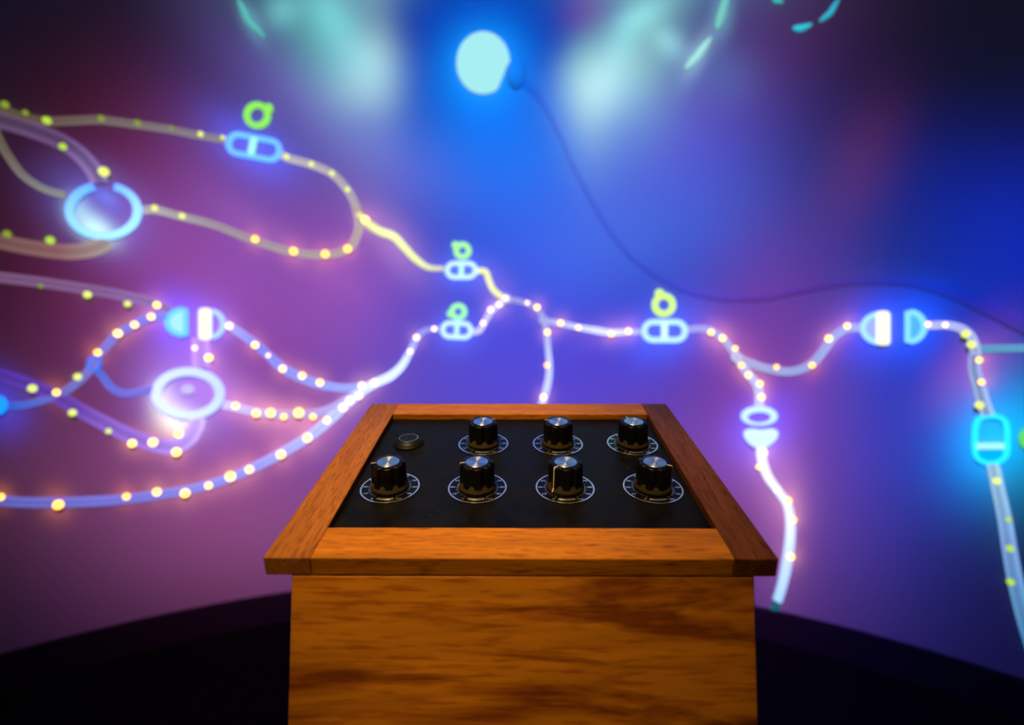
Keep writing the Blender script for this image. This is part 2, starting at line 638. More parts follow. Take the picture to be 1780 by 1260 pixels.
# ---- knobs, dials, button (built once, then copied)
mm = .001


def text_mesh(s, size):
    cu = bpy.data.curves.new('numeral_text', 'FONT')
    cu.body = s
    cu.size = size
    cu.align_x = 'CENTER'
    cu.align_y = 'CENTER'
    cu.resolution_u = 3
    cu.offset = size * .018
    to = bpy.data.objects.new('numeral_text', cu)
    COL.objects.link(to)
    bpy.context.view_layer.update()
    dg = bpy.context.evaluated_depsgraph_get()
    me = bpy.data.meshes.new_from_object(to.evaluated_get(dg))
    bpy.data.objects.remove(to)
    bpy.data.curves.remove(cu)
    return me


def numerals_bm():
    bm = bmesh.new()
    for k in range(11):
        a = math.radians(240 - 30 * k)
        me = text_mesh(str(k * 10), 2.9 * mm)
        n0 = len(bm.verts)
        bm.from_mesh(me)
        bm.verts.ensure_lookup_table()
        for v in bm.verts[n0:]:
            v.co.x = v.co.x * 1.12 + 17.45 * mm * math.cos(a)
            v.co.y += 17.45 * mm * math.sin(a)
            v.co.z = .56 * mm
        bpy.data.meshes.remove(me)
    return bm


def quad(bm, a0, a1, r0, r1, z, n=1):
    prev = None
    for i in range(n + 1):
        a = a0 + (a1 - a0) * i / n
        cur = (bm.verts.new((r0 * math.cos(a), r0 * math.sin(a), z)), bm.verts.new((r1 * math.cos(a), r1 * math.sin(a), z)))
        if prev:
            f = bm.faces.new((prev[0], prev[1], cur[1], cur[0]))
            if f.normal.z < 0:
                f.normal_flip()
        prev = cur


def ticks_bm():
    bm = bmesh.new()
    z = .56 * mm
    for k in range(51):
        a = math.radians(240 - 6 * k)
        r1 = 15.6 if k % 5 == 0 else (14.9 if k % 5 in (2, 3) else 14.4)
        wdt = .0135 if k % 5 == 0 else .010
        quad(bm, a - wdt, a + wdt, 13.0 * mm, r1 * mm, z)
    quad(bm, math.radians(-60), math.radians(240), 12.9 * mm, 13.15 * mm, z, 60)
    quad(bm, math.radians(270 - 21), math.radians(270 + 21), 14.6 * mm, 16.9 * mm, z, 10)
    bmesh.ops.recalc_face_normals(bm, faces=bm.faces)
    for f in bm.faces:
        if f.normal.z < 0:
            f.normal_flip()
    return bm


def build_dial(m):
    d = obj('dial_plate', lathe_bm([(20.5 * mm, .02 * mm), (20.5 * mm, .5 * mm)], 72), M_DIAL, root, m)
    bm = bmesh.new()
    quad(bm, 0, 2 * PI, 19.35 * mm, 20.45 * mm, .58 * mm, 72)
    obj('rim_ring', bm, M_MARK, d)['label'] = 'silver outer ring of the dial'
    obj('scale_marks', ticks_bm(), M_MARK, d)['label'] = 'silver scale marks of the dial'
    obj('numerals', numerals_bm(), M_MARK, d)['label'] = 'numerals 0 to 100 on the dial'
    return d


NF = 8                                     # flutes


def flute(a, k):
    c = math.cos(NF * a)
    s = max(0.0, -c * 1.0 - .05) / .95     # lobe centred on angle 0
    return 1 - (.115 if k < 5 else .10) * s ** .55


def build_knob(m):
    prof = [(12.0, 2.2), (12.0, 6), (11.85, 12), (11.7, 18.6), (11.5, 19.6), (11.0, 20.0), (7.8, 20.0)]
    b = obj('control_knob', lathe_bm([(r * mm, z * mm) for r, z in prof], 180, flute), M_KNOB, root, m)
    for p in b.data.polygons:
        p.use_smooth = True
    sk = [(13.0, .62), (13.2, .9), (13.2, 2.0), (13.1, 2.4), (12.5, 2.5)]
    obj('skirt', lathe_bm([(r * mm, z * mm) for r, z in sk], 72), M_KNOB, b)
    sk = [(12.95, 2.45), (12.85, 2.8), (12.0, 4.5), (11.2, 5.9), (10.4, 7.2)]
    obj('collar', lathe_bm([(r * mm, z * mm) for r, z in sk], 72), M_SKIRT, b)['label'] = 'collar tinted with warm lamplight, seen between the flutes'
    bm = lathe_bm([(7.7 * mm, 19.9 * mm), (7.7 * mm, 20.18 * mm), (7.5 * mm, 20.3 * mm)], 64, cap_top=False)
    top = [v for v in bm.verts if abs(v.co.z - 20.3 * mm) < 1e-7]
    top.sort(key=lambda v: math.atan2(v.co.y, v.co.x))
    inner = [bm.verts.new((v.co.x * .04, v.co.y * .04, 20.26 * mm)) for v in top]
    for i in range(len(top)):
        j = (i + 1) % len(top)
        bm.faces.new((top[i], top[j], inner[j], inner[i]))
    bm.faces.new(inner)
    obj('cap_inset', bm, M_CAP, b)['label'] = 'spun aluminium disc on the knob top'
    bm = bmesh.new()
    pts = [(7.9, 20.12), (11.0, 20.12), (11.6, 19.7), (11.85, 18.6), (12.0, 12), (12.15, 6.0), (12.15, 4.7), (13.0, 2.9), (13.3, 2.2)]
    prev = None
    for r, z in pts:
        cur = (bm.verts.new((r * mm, -.42 * mm, z * mm)), bm.verts.new((r * mm, .42 * mm, z * mm)))
        if prev:
            bm.faces.new((prev[0], cur[0], cur[1], prev[1]))
        prev = cur
    obj('pointer_line', bm, M_POINT, b)['label'] = 'cream pointer line'
    return b


def copy_part(src, m, rotz=0.0):
    c = src.copy()
    COL.objects.link(c)
    c.parent = root
    c.matrix_basis = m
    for ch in src.children:
        k = ch.copy()
        COL.objects.link(k)
        k.parent = c
    return c


KN = [(-1.5, 0, 190), (-.5, 0, 187), (.5, 0, 224), (1.5, 0, -27), (-.5, 1, 31), (.5, 1, 160), (1.5, 1, 114)]
ROW = .0683
dial0 = knob0 = None
for cu, cv, ang in KN:
    base = PM @ Matrix.Translation((cu * SP, cv * ROW, 0))
    km = base @ Matrix.Rotation(math.radians(ang), 4, 'Z')
    if dial0 is None:
        dial0, knob0 = build_dial(base), build_knob(km)
    else:
        copy_part(dial0, base)
        copy_part(knob0, km)

bmx = PM @ Matrix.Translation((-1.5 * SP - .0005, ROW + .0006, 0))
pb = obj('push_button', lathe_bm([(r * mm, z * mm) for r, z in ((12.4, .05), (12.4, 1.0), (12.0, 1.6), (11.6, 1.7), (11.5, 2.1), (10.2, 3.2), (8.3, 4.9), (7.9, 5.0), (7.7, 4.9))], 64), M_BTN, root, bmx)
for p in pb.data.polygons:
    p.use_smooth = len(p.vertices) == 4
pb['label'] = 'low black push button with bright ring'
obj('ring', lathe_bm([(r * mm, z * mm) for r, z in ((7.9, 4.9), (7.9, 5.3), (7.6, 5.45), (7.1, 5.4), (7.0, 4.7))], 64, cap_bottom=False, cap_top=False), M_CHROME, pb)
obj('button_cap', lathe_bm([(r * mm, z * mm) for r, z in ((6.95, 4.6), (6.95, 5.0), (6.6, 5.2))], 48), M_BTN, pb)

# ------------------------------------------------------------------ figures of light on the wall
def catmull(pts, closed=False, step=5.0):
    n = len(pts)
    out = []
    rng = range(n if closed else n - 1)
    for i in rng:
        if closed:
            p0, p1, p2, p3 = pts[(i - 1) % n], pts[i], pts[(i + 1) % n], pts[(i + 2) % n]
        else:
            p1, p2 = pts[i], pts[i + 1]
            p0 = pts[i - 1] if i else tuple(2 * a - b for a, b in zip(p1, p2))
            p3 = pts[i + 2] if i + 2 < n else tuple(2 * a - b for a, b in zip(p2, p1))
        L = math.hypot(p2[0] - p1[0], p2[1] - p1[1])
        k = max(1, int(L / step))
        for j in range(k):
            t = j / k
            out.append(tuple(.5 * (2 * b + (c - a) * t + (2 * a - 5 * b + 4 * c - d) * t * t + (3 * b - a - 3 * c + d) * t ** 3)
                             for a, b, c, d in zip(p0, p1, p2, p3)))
    if not closed:
        out.append(tuple(pts[-1]))
    return out


def col_at(cols, t):
    """cols: one colour, or a list of (t, colour)"""
    if not isinstance(cols, list):
        return cols
    if t <= cols[0][0]:
        return cols[0][1]
    for (t0, c0), (t1, c1) in zip(cols, cols[1:]):
        if t <= t1:
            k = (t - t0) / max(1e-6, t1 - t0)
            return tuple(a + (b - a) * k for a, b in zip(c0, c1))
    return cols[-1][1]


def tube_mesh(name, pts, cols, closed=False, lift=.002, height=.35, core=.8, edge=1.15, step=5.0, spline=True, parent=None, origin=None, mat=None):
    """pts: (px, py, width px) centre line on the wall; a flattened half-round tube"""
    path = catmull(pts, closed, step) if spline else [tuple(p) for p in pts]
    P, N, HW = [], [], []
    for x, y, wd in path:
        p, nn, mpp = wall_at(x, y, lift)
        P.append(p)
        N.append(nn)
        HW.append(max(.5, wd) * mpp / 2)
    n = len(P)
    prof = ((-1, 0), (-.93, .45), (-.62, .85), (-.3, 1), (.3, 1), (.62, .85), (.93, .45), (1, 0))
    wts = (edge, edge, edge * .95 + core * .05, core, core, edge * .95 + core * .05, edge, edge)
    bm = bmesh.new()
    lay = bm.verts.layers.float_color.new('glow')
    rings = []
    for i in range(n):
        a = P[(i - 1) % n] if (closed or i) else P[i]
        b = P[(i + 1) % n] if (closed or i < n - 1) else P[i]
        t = (b - a).normalized()
        side = N[i].cross(t).normalized()
        up = N[i]
        c = col_at(cols, i / max(1, n - 1))
        ring = []
        for (s, h), wgt in zip(prof, wts):
            v = bm.verts.new(P[i] + side * (s * HW[i]) + up * (h * HW[i] * 2 * height))
            v[lay] = (c[0] * wgt, c[1] * wgt, c[2] * wgt, 1)
            ring.append(v)
        rings.append(ring)
    m = len(prof)
    for i in range(n if closed else n - 1):
        j = (i + 1) % n
        for k in range(m):
            l = (k + 1) % m
            bm.faces.new((rings[i][k], rings[i][l], rings[j][l], rings[j][k]))
    if not closed:
        bm.faces.new(rings[0])
        bm.faces.new(list(reversed(rings[-1])))
    bmesh.ops.recalc_face_normals(bm, faces=bm.faces)
    if origin is not None:
        for v in bm.verts:
            v.co -= origin
    return obj(name, bm, mat or M_GLOW, parent, smooth=True)


def plate_mesh(name, outline, color, lift=.002, thick=.012, parent=None, origin=None, dome=0.0, center=None, mat=None, ccol=None):
    """a thin raised plate with a pixel outline, following the wall"""
    bm = bmesh.new()
    lay = bm.verts.layers.float_color.new('glow')
    cx = sum(p[0] for p in outline) / len(outline) if center is None else center[0]
    cy = sum(p[1] for p in outline) / len(outline) if center is None else center[1]
    rings = []
    for sc, h in ((1.0, 0.0), (1.0, thick * .5), (.93, thick), (.6, thick + dome * .65), (.3, thick + dome * .92)):
        ring = []
        for x, y in outline:
            p, nn, mpp = wall_at(cx + (x - cx) * sc, cy + (y - cy) * sc, lift + h)
            v = bm.verts.new(p - origin if origin is not None else p)
            c = color if sc > .8 or ccol is None else ccol
            v[lay] = (*c, 1)
            ring.append(v)
        rings.append(ring)
    n = len(outline)
    for a, b in zip(rings, rings[1:]):
        for i in range(n):
            j = (i + 1) % n
            bm.faces.new((a[i], a[j], b[j], b[i]))
    bm.faces.new(list(reversed(rings[0])))
    bm.faces.new(rings[-1])
    bmesh.ops.recalc_face_normals(bm, faces=bm.faces)
    return obj(name, bm, mat or M_GLOW, parent, smooth=True)


# beads: one mesh per colour
def bead_mesh(name, mat):
    bm = bmesh.new()
    bmesh.ops.create_uvsphere(bm, u_segments=12, v_segments=8, radius=1.0)
    me = bpy.data.meshes.new(name)
    bm.to_mesh(me)
    bm.free()
    for p in me.polygons:
        p.use_smooth = True
    me.materials.append(mat)
    return me


BEAD = {
    'y': bead_mesh('light_bead', emitter('bead_light_yellow', (5.2, 2.5, .50))),
    'w': bead_mesh('light_bead', emitter('bead_light_white', (4.6, 2.4, 1.6))),
    'o': bead_mesh('light_bead', emitter('bead_light_amber', (4.6, 1.9, .24))),
    'g': bead_mesh('light_bead', emitter('bead_light_green', (.50, .80, .06))),
    'd': bead_mesh('light_bead', emitter('bead_light_dim_green', (.26, .36, .03))),
    'l': bead_mesh('light_bead', emitter('bead_light_lime', (1.05, 1.2, .25))),
}


HALOS = []                                  # the warm halo that the projectors throw round each bright bead


def add_bead(parent, origin, x, y, r, kind):
    if kind in 'yow' and r >= 5.5 and -20 < x < 1800:
        amp = {'y': (.24, .085, .040), 'o': (.24, .060, .015), 'w': (.15, .08, .06)}[kind]
        HALOS.append((x, y, 7 + 1.5 * r, 7 + 1.5 * r, 0, amp))
    p, nn, mpp = wall_at(x, y)
    rr = r * mpp
    o = bpy.data.objects.new('light_bead', BEAD[kind])
    COL.objects.link(o)
    o.parent = parent
    o.location = p + nn * (rr * .5 + .007) - origin
    o.rotation_euler = (0, 0, math.atan2(nn.y, nn.x))
    o.scale = (rr * .5, rr * .72, rr * .72)
    return o


def cable(label, pts, cols, beads=(), lift=.002, core=.78, edge=1.12, height=.3):
    """pts (x, y, width); beads (x, y, radius, kind)"""
    mid = pts[len(pts) // 2]
    o0, _, _ = wall_at(mid[0], mid[1])
    t = empty('light_cable', o0, label, 'light cable', 'glowing cables drawn in light on the round wall')
    tube_mesh('tube', pts, cols, lift=lift, core=core, edge=edge, height=height, parent=t, origin=o0)
    for b in beads:
        add_bead(t, o0, *b)
    return t


def W(pts, w):
    return [(x, y, w) for x, y in pts]


def WW(pts, w0, w1):
    n = len(pts) - 1
    return [(x, y, w0 + (w1 - w0) * i / n) for i, (x, y) in enumerate(pts)]


OLIVE = (.115, .075, .060)
GREYY = (.30, .235, .26)
PALE = (.36, .30, .62)
PERI = (.22, .24, .85)
ICE = (.50, .60, 1.25)
BRIGHT = (.75, .90, 1.6)
YEL = (1.25, .88, .36)

cable('dull olive glowing cable entering the yellow-barred capsule at top left',
      WW([(-230, 120), (-110, 148), (-30, 177), (0, 189), (40, 204), (80, 211), (130, 210), (175, 209), (237, 217), (297, 226), (347, 236), (394, 244)], 17, 12),
      [(.33, (.085, .075, .03)), (.5, OLIVE), (.7, (.16, .12, .12)), (1, (.24, .22, .26))],
      [(7, 184, 8, 'd'), (43, 198, 6, 'd'), (80, 212, 9, 'g'), (175, 208, 7, 'd'), (238, 216, 7, 'd'), (297, 224, 5, 'd'), (348, 235, 6, 'l'), (387, 241, 5, 'l')])
cable('faint mauve hollow tube running down to the blue ring at upper left',
      WW([(-230, 196), (-110, 200), (-30, 205), (0, 209), (50, 224), (105, 246), (140, 270), (164, 298), (174, 318)], 34, 26),
      [(.4, (.07, .045, .08)), (.78, (.12, .06, .16)), (1, (.24, .16, .42))],
      [(108, 257, 8, 'g'), (179, 301, 11, 'l')], core=.62, height=.15)
cable('thin olive cable curving from the left edge into the blue ring',
      WW([(-40, 150), (-14, 214), (0, 247), (16, 274), (40, 305), (75, 328), (114, 340)], 13, 12),
      [(0, (.06, .05, .03)), (.5, (.13, .105, .085)), (1, (.24, .25, .26))])
cable('wide brownish tube sweeping under the blue ring at left',
      WW([(-230, 372), (-110, 401), (-30, 416), (0, 420), (50, 430), (115, 438), (160, 433), (186, 420)], 26, 26),
      [(.45, (.11, .06, .045)), (.8, (.22, .10, .11)), (1, (.32, .26, .26))],
      [(11, 408, 8, 'd'), (86, 419, 9, 'g')], core=.85, height=.15)
cable('grey-yellow cable looping from the blue ring to the upper fork',
      W([(247, 366), (270, 365), (317, 377), (375, 392), (441, 418), (508, 438), (565, 443), (605, 433), (621, 407), (624, 385), (620, 366)], 13),
      [(0, (.42, .40, .42)), (.3, (.32, .26, .30)), (1, (.46, .36, .36))],
      [(268, 363, 7, 'l'), (316, 377, 7, 'l'), (443, 417, 7, 'o'), (510, 438, 8, 'o'), (565, 443, 8, 'o'), (604, 434, 8, 'o')])
cable('grey-yellow cable arching from the upper left capsule to the fork',
      W([(489, 268), (500, 275), (540, 286), (578, 303), (604, 331), (616, 352), (620, 364)], 13),
      [(0, (.46, .42, .48)), (1, (.40, .34, .38))],
      [(498, 274, 6, 'l'), (541, 287, 6, 'l'), (577, 303, 6, 'l'), (604, 331, 6, 'l')])
cable('bright yellow cable running from the fork to the upper middle capsule',
      [(622, 372, 12), (640, 389, 13), (660, 402, 14), (684, 411, 14), (702, 429, 13), (722, 450, 12), (745, 465, 10), (772, 467, 8)],
      [(0, (.80, .80, .26)), (.3, (.95, 1.0, .48)), (.7, (.85, .92, .40)), (1, (.62, .58, .50))],
      [(635, 384, 8, 'y')], core=1.0, edge=.9, height=.45)
cable('short yellow cable stepping down from the upper middle capsule',
      W([(830, 471), (844, 472), (850, 488), (857, 503), (868, 513), (879, 519)], 10),
      (.88, .88, .42), core=1.0, edge=.95, height=.45)
cable('white beaded cable climbing from the lower middle capsule to the junction',
      W([(822, 577), (833, 575), (841, 562), (850, 546), (858, 536), (868, 529), (879, 520)], 10),
      (.62, .58, .95),
      [(840, 562, 5, 'w'), (853, 539, 5.5, 'w'), (868, 530, 5.5, 'w'), (879, 519, 5, 'w')])
cable('thin lilac cable arching between the two middle junctions',
      W([(879, 520), (897, 522), (916, 527), (933, 536), (941, 547), (945, 557)], 9),
      (.32, .32, .72), [(917, 527, 4, 'w'), (934, 535, 6, 'y')])
cable('white cable hanging behind the console from the middle junction',
      [(945, 557, 8), (950, 578, 9), (953, 610, 9), (955, 634, 10), (953, 662, 11), (946, 690, 11), (936, 725, 11), (925, 775, 11), (915, 840, 12), (905, 920, 13), (890, 1000, 13)],
      [(0, (.34, .34, .75)), (.13, (.55, .6, 1.0)), (.35, (.62, .72, 1.15)), (1, (.4, .55, 1.0))],
      [(952, 578, 6, 'y'), (951, 635, 5, 'o'), (945, 690, 6, 'y')])
cable('white cable running right from the middle junction to the centre-right capsule',
      [(945, 557, 8), (975, 562, 9), (1006, 569, 9), (1035, 574, 11), (1062, 578, 10), (1094, 577, 9), (1114, 577, 8)],
      [(0, (.38, .38, .8)), (.4, (.65, .7, 1.2)), (.75, (.85, .9, 1.4)), (1, (.42, .42, .9))],
      [(975, 562, 6, 'y'), (1006, 570, 5, 'y'), (1063, 581, 5.5, 'y'), (1093, 576, 6, 'y')])
cable('lilac beaded cable from the centre-right capsule to the right junction',
      W([(1196, 573), (1215, 571), (1236, 575), (1256, 588), (1270, 605), (1281, 621)], 11),
      [(0, (.34, .34, .85)), (1, (.48, .45, .72))],
      [(1237, 578, 6, 'y'), (1257, 588, 6.5, 'y'), (1279, 606, 5, 'y')])
cable('lilac cable dipping and rising to the open half capsule at right',
      W([(1281, 621), (1301, 630), (1331, 640), (1367, 646), (1395, 641), (1416, 628), (1434, 606), (1450, 585), (1471, 572), (1497, 569)], 13),
      [(0, (.42, .40, .72)), (.5, (.30, .36, .70)), (1, (.38, .42, .90))],
      [(1290, 635, 6, 'o'), (1351, 638, 5, 'o'), (1413, 635, 6, 'o'), (1442, 589, 7, 'y'), (1474, 567, 6, 'y')])
cable('short white beaded cable dropping from the right junction to the ring cup',
      W([(1283, 623), (1293, 640), (1303, 653), (1315, 667), (1320, 685), (1320, 712)], 13),
      [(0, (.45, .44, .75)), (1, (.62, .66, 1.1))],
      [(1302, 652, 6, 'y'), (1322, 667, 6, 'y'), (1325, 690, 6.5, 'y')])
cable('bright white cable falling from the ring cup to the skirting',
      [(1323, 775, 15), (1325, 800, 15), (1335, 828, 15), (1352, 852, 14), (1368, 876, 14), (1374, 905, 15), (1373, 942, 16), (1366, 990, 16), (1356, 1030, 15), (1351, 1044, 15)],
      [(0, (1.2, 1.1, 1.4)), (.45, (.85, .95, 1.4)), (.75, (.55, .70, 1.2)), (1, (.36, .60, .95))],
      [(1328, 786, 8, 'w'), (1320, 811, 5, 'y'), (1352, 851, 5, 'y'), (1371, 869, 7, 'y'), (1380, 902, 6, 'y'), (1376, 966, 7, 'y')], core=1.0, edge=.85)
cable('lilac cable from the far-right half capsule to the right-hand fork',
      W([(1611, 566), (1645, 565), (1671, 571), (1687, 583), (1695, 600), (1698, 608)], 13),
      [(0, (.45, .5, 1.0)), (1, (.36, .42, .72))],
      [(1615, 564, 5, 'y'), (1645, 565, 5, 'w'), (1681, 581, 9, 'l'), (1691, 599, 9, 'l')])
cable('teal-blue cable leaving the right-hand fork for the right edge',
      W([(1700, 607), (1730, 606), (1780, 605), (1860, 603), (1980, 606)], 12), (.10, .32, .52))
cable('double-edged lilac cable down from the right-hand fork to the cyan capsule',
      WW([(1696, 612), (1694, 630), (1696, 650), (1703, 674), (1710, 700), (1718, 722)], 16, 19),
      [(0, (.28, .32, .66)), (1, (.30, .44, .72))],
      [(1704, 626, 6, 'o'), (1708, 664, 6, 'o'), (1705, 704, 9, 'l')], core=.6)
cable('blue-white cable falling from the cyan capsule along the right edge',
      WW([(1726, 806), (1735, 848), (1747, 903), (1756, 959), (1766, 1012), (1781, 1072), (1802, 1140)], 17, 24),
      [(0, (.30, .52, .70)), (.4, (.16, .30, .60)), (1, (.03, .18, .36))],
      [(1735, 835, 8, 'l'), (1755, 902, 6, 'g'), (1758, 952, 8, 'g'), (1759, 1010, 8, 'g')], core=.75)

# left side
cable('grey mauve hollow tube along the left edge above the half capsules',
      WW([(-230, 458), (-110, 468), (-30, 478), (0, 482), (73, 491), (146, 502), (219, 515), (274, 530), (294, 540)], 19, 17),
      [(.4, (.14, .07, .14)), (.78, (.21, .10, .26)), (1, (.30, .17, .48))],
      [(70, 498, 5, 'd'), (151, 513, 8, 'l'), (221, 529, 7, 'l'), (272, 531, 7, 'y')], core=.8, height=.15)
cable('blue-violet beaded S-curve from the half capsules down to the blue disc',
      W([(290, 551), (263, 551), (234, 564), (204, 581), (183, 604), (168, 622), (150, 650), (122, 674), (91, 690), (47, 703), (12, 706)], 13),
      [(0, (.22, .22, .85)), (.45, (.20, .16, .55)), (.7, (.14, .14, .48)), (1, (.03, .10, .55))],
      [(262, 551, 7, 'y'), (233, 565, 7, 'y'), (204, 580, 8, 'y'), (169, 613, 7, 'o'), (134, 655, 8, 'l'), (97, 682, 7, 'o')], core=.85)
cable('plain blue cable hooking from the small node to the white ring',
      W([(165, 640), (179, 655), (193, 673), (215, 684), (241, 681), (268, 675)], 11), [(0, (.07, .13, .62)), (1, (.22, .18, .80))])
cable('wide violet striped tube crossing the S-curve at lower left',
      WW([(-230, 590), (-110, 624), (-30, 645), (0, 652), (47, 667), (95, 688), (131, 708), (175, 732), (219, 754), (263, 771), (300, 777), (325, 765), (338, 746), (343, 726)], 20, 26),
      [(.35, (.06, .025, .30)), (.6, (.13, .05, .36)), (.85, (.34, .18, .70)), (1, (.62, .42, 1.0))],
      [(55, 675, 9, 'l'), (125, 717, 8, 'l'), (188, 749, 6, 'l'), (229, 770, 8, 'y'), (265, 768, 9, 'y'), (306, 785, 9, 'y'), (310, 754, 8, 'y')], core=.82, height=.15)
cable('short pale stem with two beads above the white ring',
      W([(349, 588), (349, 612), (350, 640)], 27), (.50, .26, .85), [(338, 605, 5, 'w'), (362, 622, 8, 'y')], core=.85, height=.12)
cable('periwinkle beaded cable sagging from the barred half capsule to the merge',
      [(392, 562, 11), (400, 567, 12), (443, 597, 14), (466, 617, 14), (492, 640, 15), (525, 657, 15), (556, 668, 14), (591, 674, 13), (618, 673, 11), (632, 670, 10)],
      [(0, (.45, .45, 1.1)), (.25, (.22, .24, .88)), (1, (.36, .42, 1.0))],
      [(398, 567, 7, 'w'), (443, 600, 7, 'y'), (466, 618, 4, 'w'), (491, 641, 7, 'y'), (525, 653, 7, 'y'), (556, 665, 7, 'y')])
cable('pale beaded cable running right from the white ring to the merge',
      W([(388, 703), (410, 708), (445, 716), (490, 720), (520, 719), (550, 718), (580, 708), (605, 693), (628, 677)], 13),
      [(0, (.7, .6, 1.1)), (.5, (.50, .34, .62)), (1, (.42, .45, 1.0))],
      [(409, 705, 7, 'y'), (445, 718, 8, 'y'), (470, 717, 9, 'y'), (493, 724, 6, 'y'), (519, 717, 10, 'y'), (544, 724, 6, 'y')])
cable('long periwinkle beaded arc from the left edge up to the lower middle capsule',
      [(-230, 828, 16), (-110, 854, 16), (-30, 867, 16), (0, 870, 17), (45, 873, 17), (110, 873, 17), (165, 871, 17), (219, 867, 16), (272, 860, 16), (321, 852, 15), (365, 842, 15), (405, 828, 15), (450, 808, 16), (490, 787, 16),
       (535, 760, 16), (570, 732, 17), (600, 703, 17), (625, 682, 16), (650, 667, 14), (678, 654, 14), (698, 636, 12), (713, 611, 10), (725, 587, 10), (741, 574, 9), (766, 572, 9)],
      [(.2, (.10, .10, .42)), (.44, (.19, .18, .66)), (.64, (.34, .34, .95)), (.79, (.55, .6, 1.2)), (.86, (.80, .95, 1.7)), (.92, (.75, .9, 1.6)), (.95, (.36, .36, .9)), (1, (.24, .26, .8))],
      [(0, 863, 7, 'o'), (100, 876, 10, 'o'), (219, 862, 7, 'o'), (272, 854, 8, 'y'), (321, 856, 9, 'y'), (362, 843, 7, 'y'), (400, 827, 10, 'y'), (433, 815, 8, 'y'), (488, 789, 9, 'y'),
       (534, 760, 9, 'y'), (568, 730, 7, 'y'), (596, 708, 8, 'w'), (608, 696, 8, 'w'), (624, 688, 7, 'w'), (629, 670, 7, 'w'), (651, 665, 7, 'w'), (713, 611, 5, 'w'), (724, 587, 6, 'w'), (755, 572, 5, 'w')])


half = (len(HALOS) + 1) // 2
make_projector([], HALOS[:half])
make_projector([], HALOS[half:])


# ---- capsules
def capsule_pts(cx, cy, w, h, ang, line, n=12):
    """centre line of a capsule outline whose outer size is w x h"""
    w, h = w - line, h - line
    r = h / 2
    pts = []
    for i in range(n + 1):
        a = -PI / 2 + PI * i / n
        pts.append(((w / 2 - r) + r * math.cos(a), r * math.sin(a)))
    for i in range(n + 1):
        a = PI / 2 + PI * i / n
        pts.append((-(w / 2 - r) + r * math.cos(a), r * math.sin(a)))
    ca, sa = math.cos(math.radians(ang)), math.sin(math.radians(ang))
    return [(cx + x * ca - y * sa, cy + x * sa + y * ca) for x, y in pts]


def rect(cx, cy, w, h, ang=0.0):
    ca, sa = math.cos(math.radians(ang)), math.sin(math.radians(ang))
    out = []
    r = min(w, h) * .28
    for sx, sy, a0 in ((1, 1, 0), (-1, 1, 90), (-1, -1, 180), (1, -1, 270)):
        for k in range(4):
            a = math.radians(a0 + 30 * k)
            x = sx * (w / 2 - r) + r * math.cos(a)
            y = sy * (h / 2 - r) + r * math.sin(a)
            out.append((cx + x * ca - y * sa, cy + x * sa + y * ca))
    return out


def capsule(label, cx, cy, w, h, ang, line, col, barcol, barw, bar_off=0.0, vertical=False):
    o0, _, _ = wall_at(cx, cy)
    t = empty('light_capsule', o0, label, 'light figure', 'barred capsules of light on the round wall')
    a = ang + (90 if vertical else 0)
    tube_mesh('outline', W(capsule_pts(cx, cy, w, h, a, line), line), col, closed=True, spline=False, parent=t, origin=o0, core=1, edge=1, height=.4, lift=.004)
    ca, sa = math.cos(math.radians(a)), math.sin(math.radians(a))
    plate_mesh('divider_bar', rect(cx + bar_off * ca, cy + bar_off * sa, barw, h - line * 1.1, a), barcol, parent=t, origin=o0, thick=.014, lift=.004)
    return t


CYB = (.24, .60, 2.6)
CYW = (.55, .86, 2.4)
capsule('largest horizontal blue capsule with green bar, tilted, at upper left', 441.5, 256.5, 99, 43, 11, 10, (.16, .50, 2.2), (.34, .88, .80), 13, -3)
capsule('small upright-barred pale blue capsule at the end of the bright yellow cable', 802, 470, 57, 32, 0, 8, CYW, (.50, .95, 1.6), 8, 0)
capsule('small pale blue capsule on the long arc, lower of the middle pair', 794, 574, 57, 32, 3, 8, CYW, (.48, .88, 1.7), 8, 0)
capsule('bright pale blue capsule directly above the right end of the console', 1155.5, 575.5, 81, 41, 0, 10, (.46, .80, 2.8), (.62, .98, 1.5), 11, 0)

# vertical capsule at the right, its lower part filled
o0, _, _ = wall_at(1723, 765)
t = empty('light_capsule', o0, 'upright cyan capsule with pale bar near the right edge', 'light figure', 'barred capsules of light on the round wall')
out = []
for x, y in ((-26, -26), (-20, -37), (-8, -41), (8, -41), (21, -37), (27, -26), (28, -5), (28, 15), (24, 30), (12, 38), (0, 40), (-12, 38), (-24, 30), (-28, 15), (-28, -5)):
    out.append((1723 + x, 765 + y, 9))
tube_mesh('outline', out, (.02, .80, 1.9), closed=True, parent=t, origin=o0, core=1, edge=1, lift=.004, height=.4)
plate_mesh('divider_bar', rect(1723, 775, 50, 11, 0), (.34, .88, .90), parent=t, origin=o0, thick=.014, lift=.004)
plate_mesh('lower_fill', [(1723 + x, 765 + y) for x, y in ((-23, 17), (23, 17), (20, 29), (10, 34), (0, 35), (-10, 34), (-20, 29))], (.00, .42, 1.1), parent=t, origin=o0, thick=.006, lift=.003)


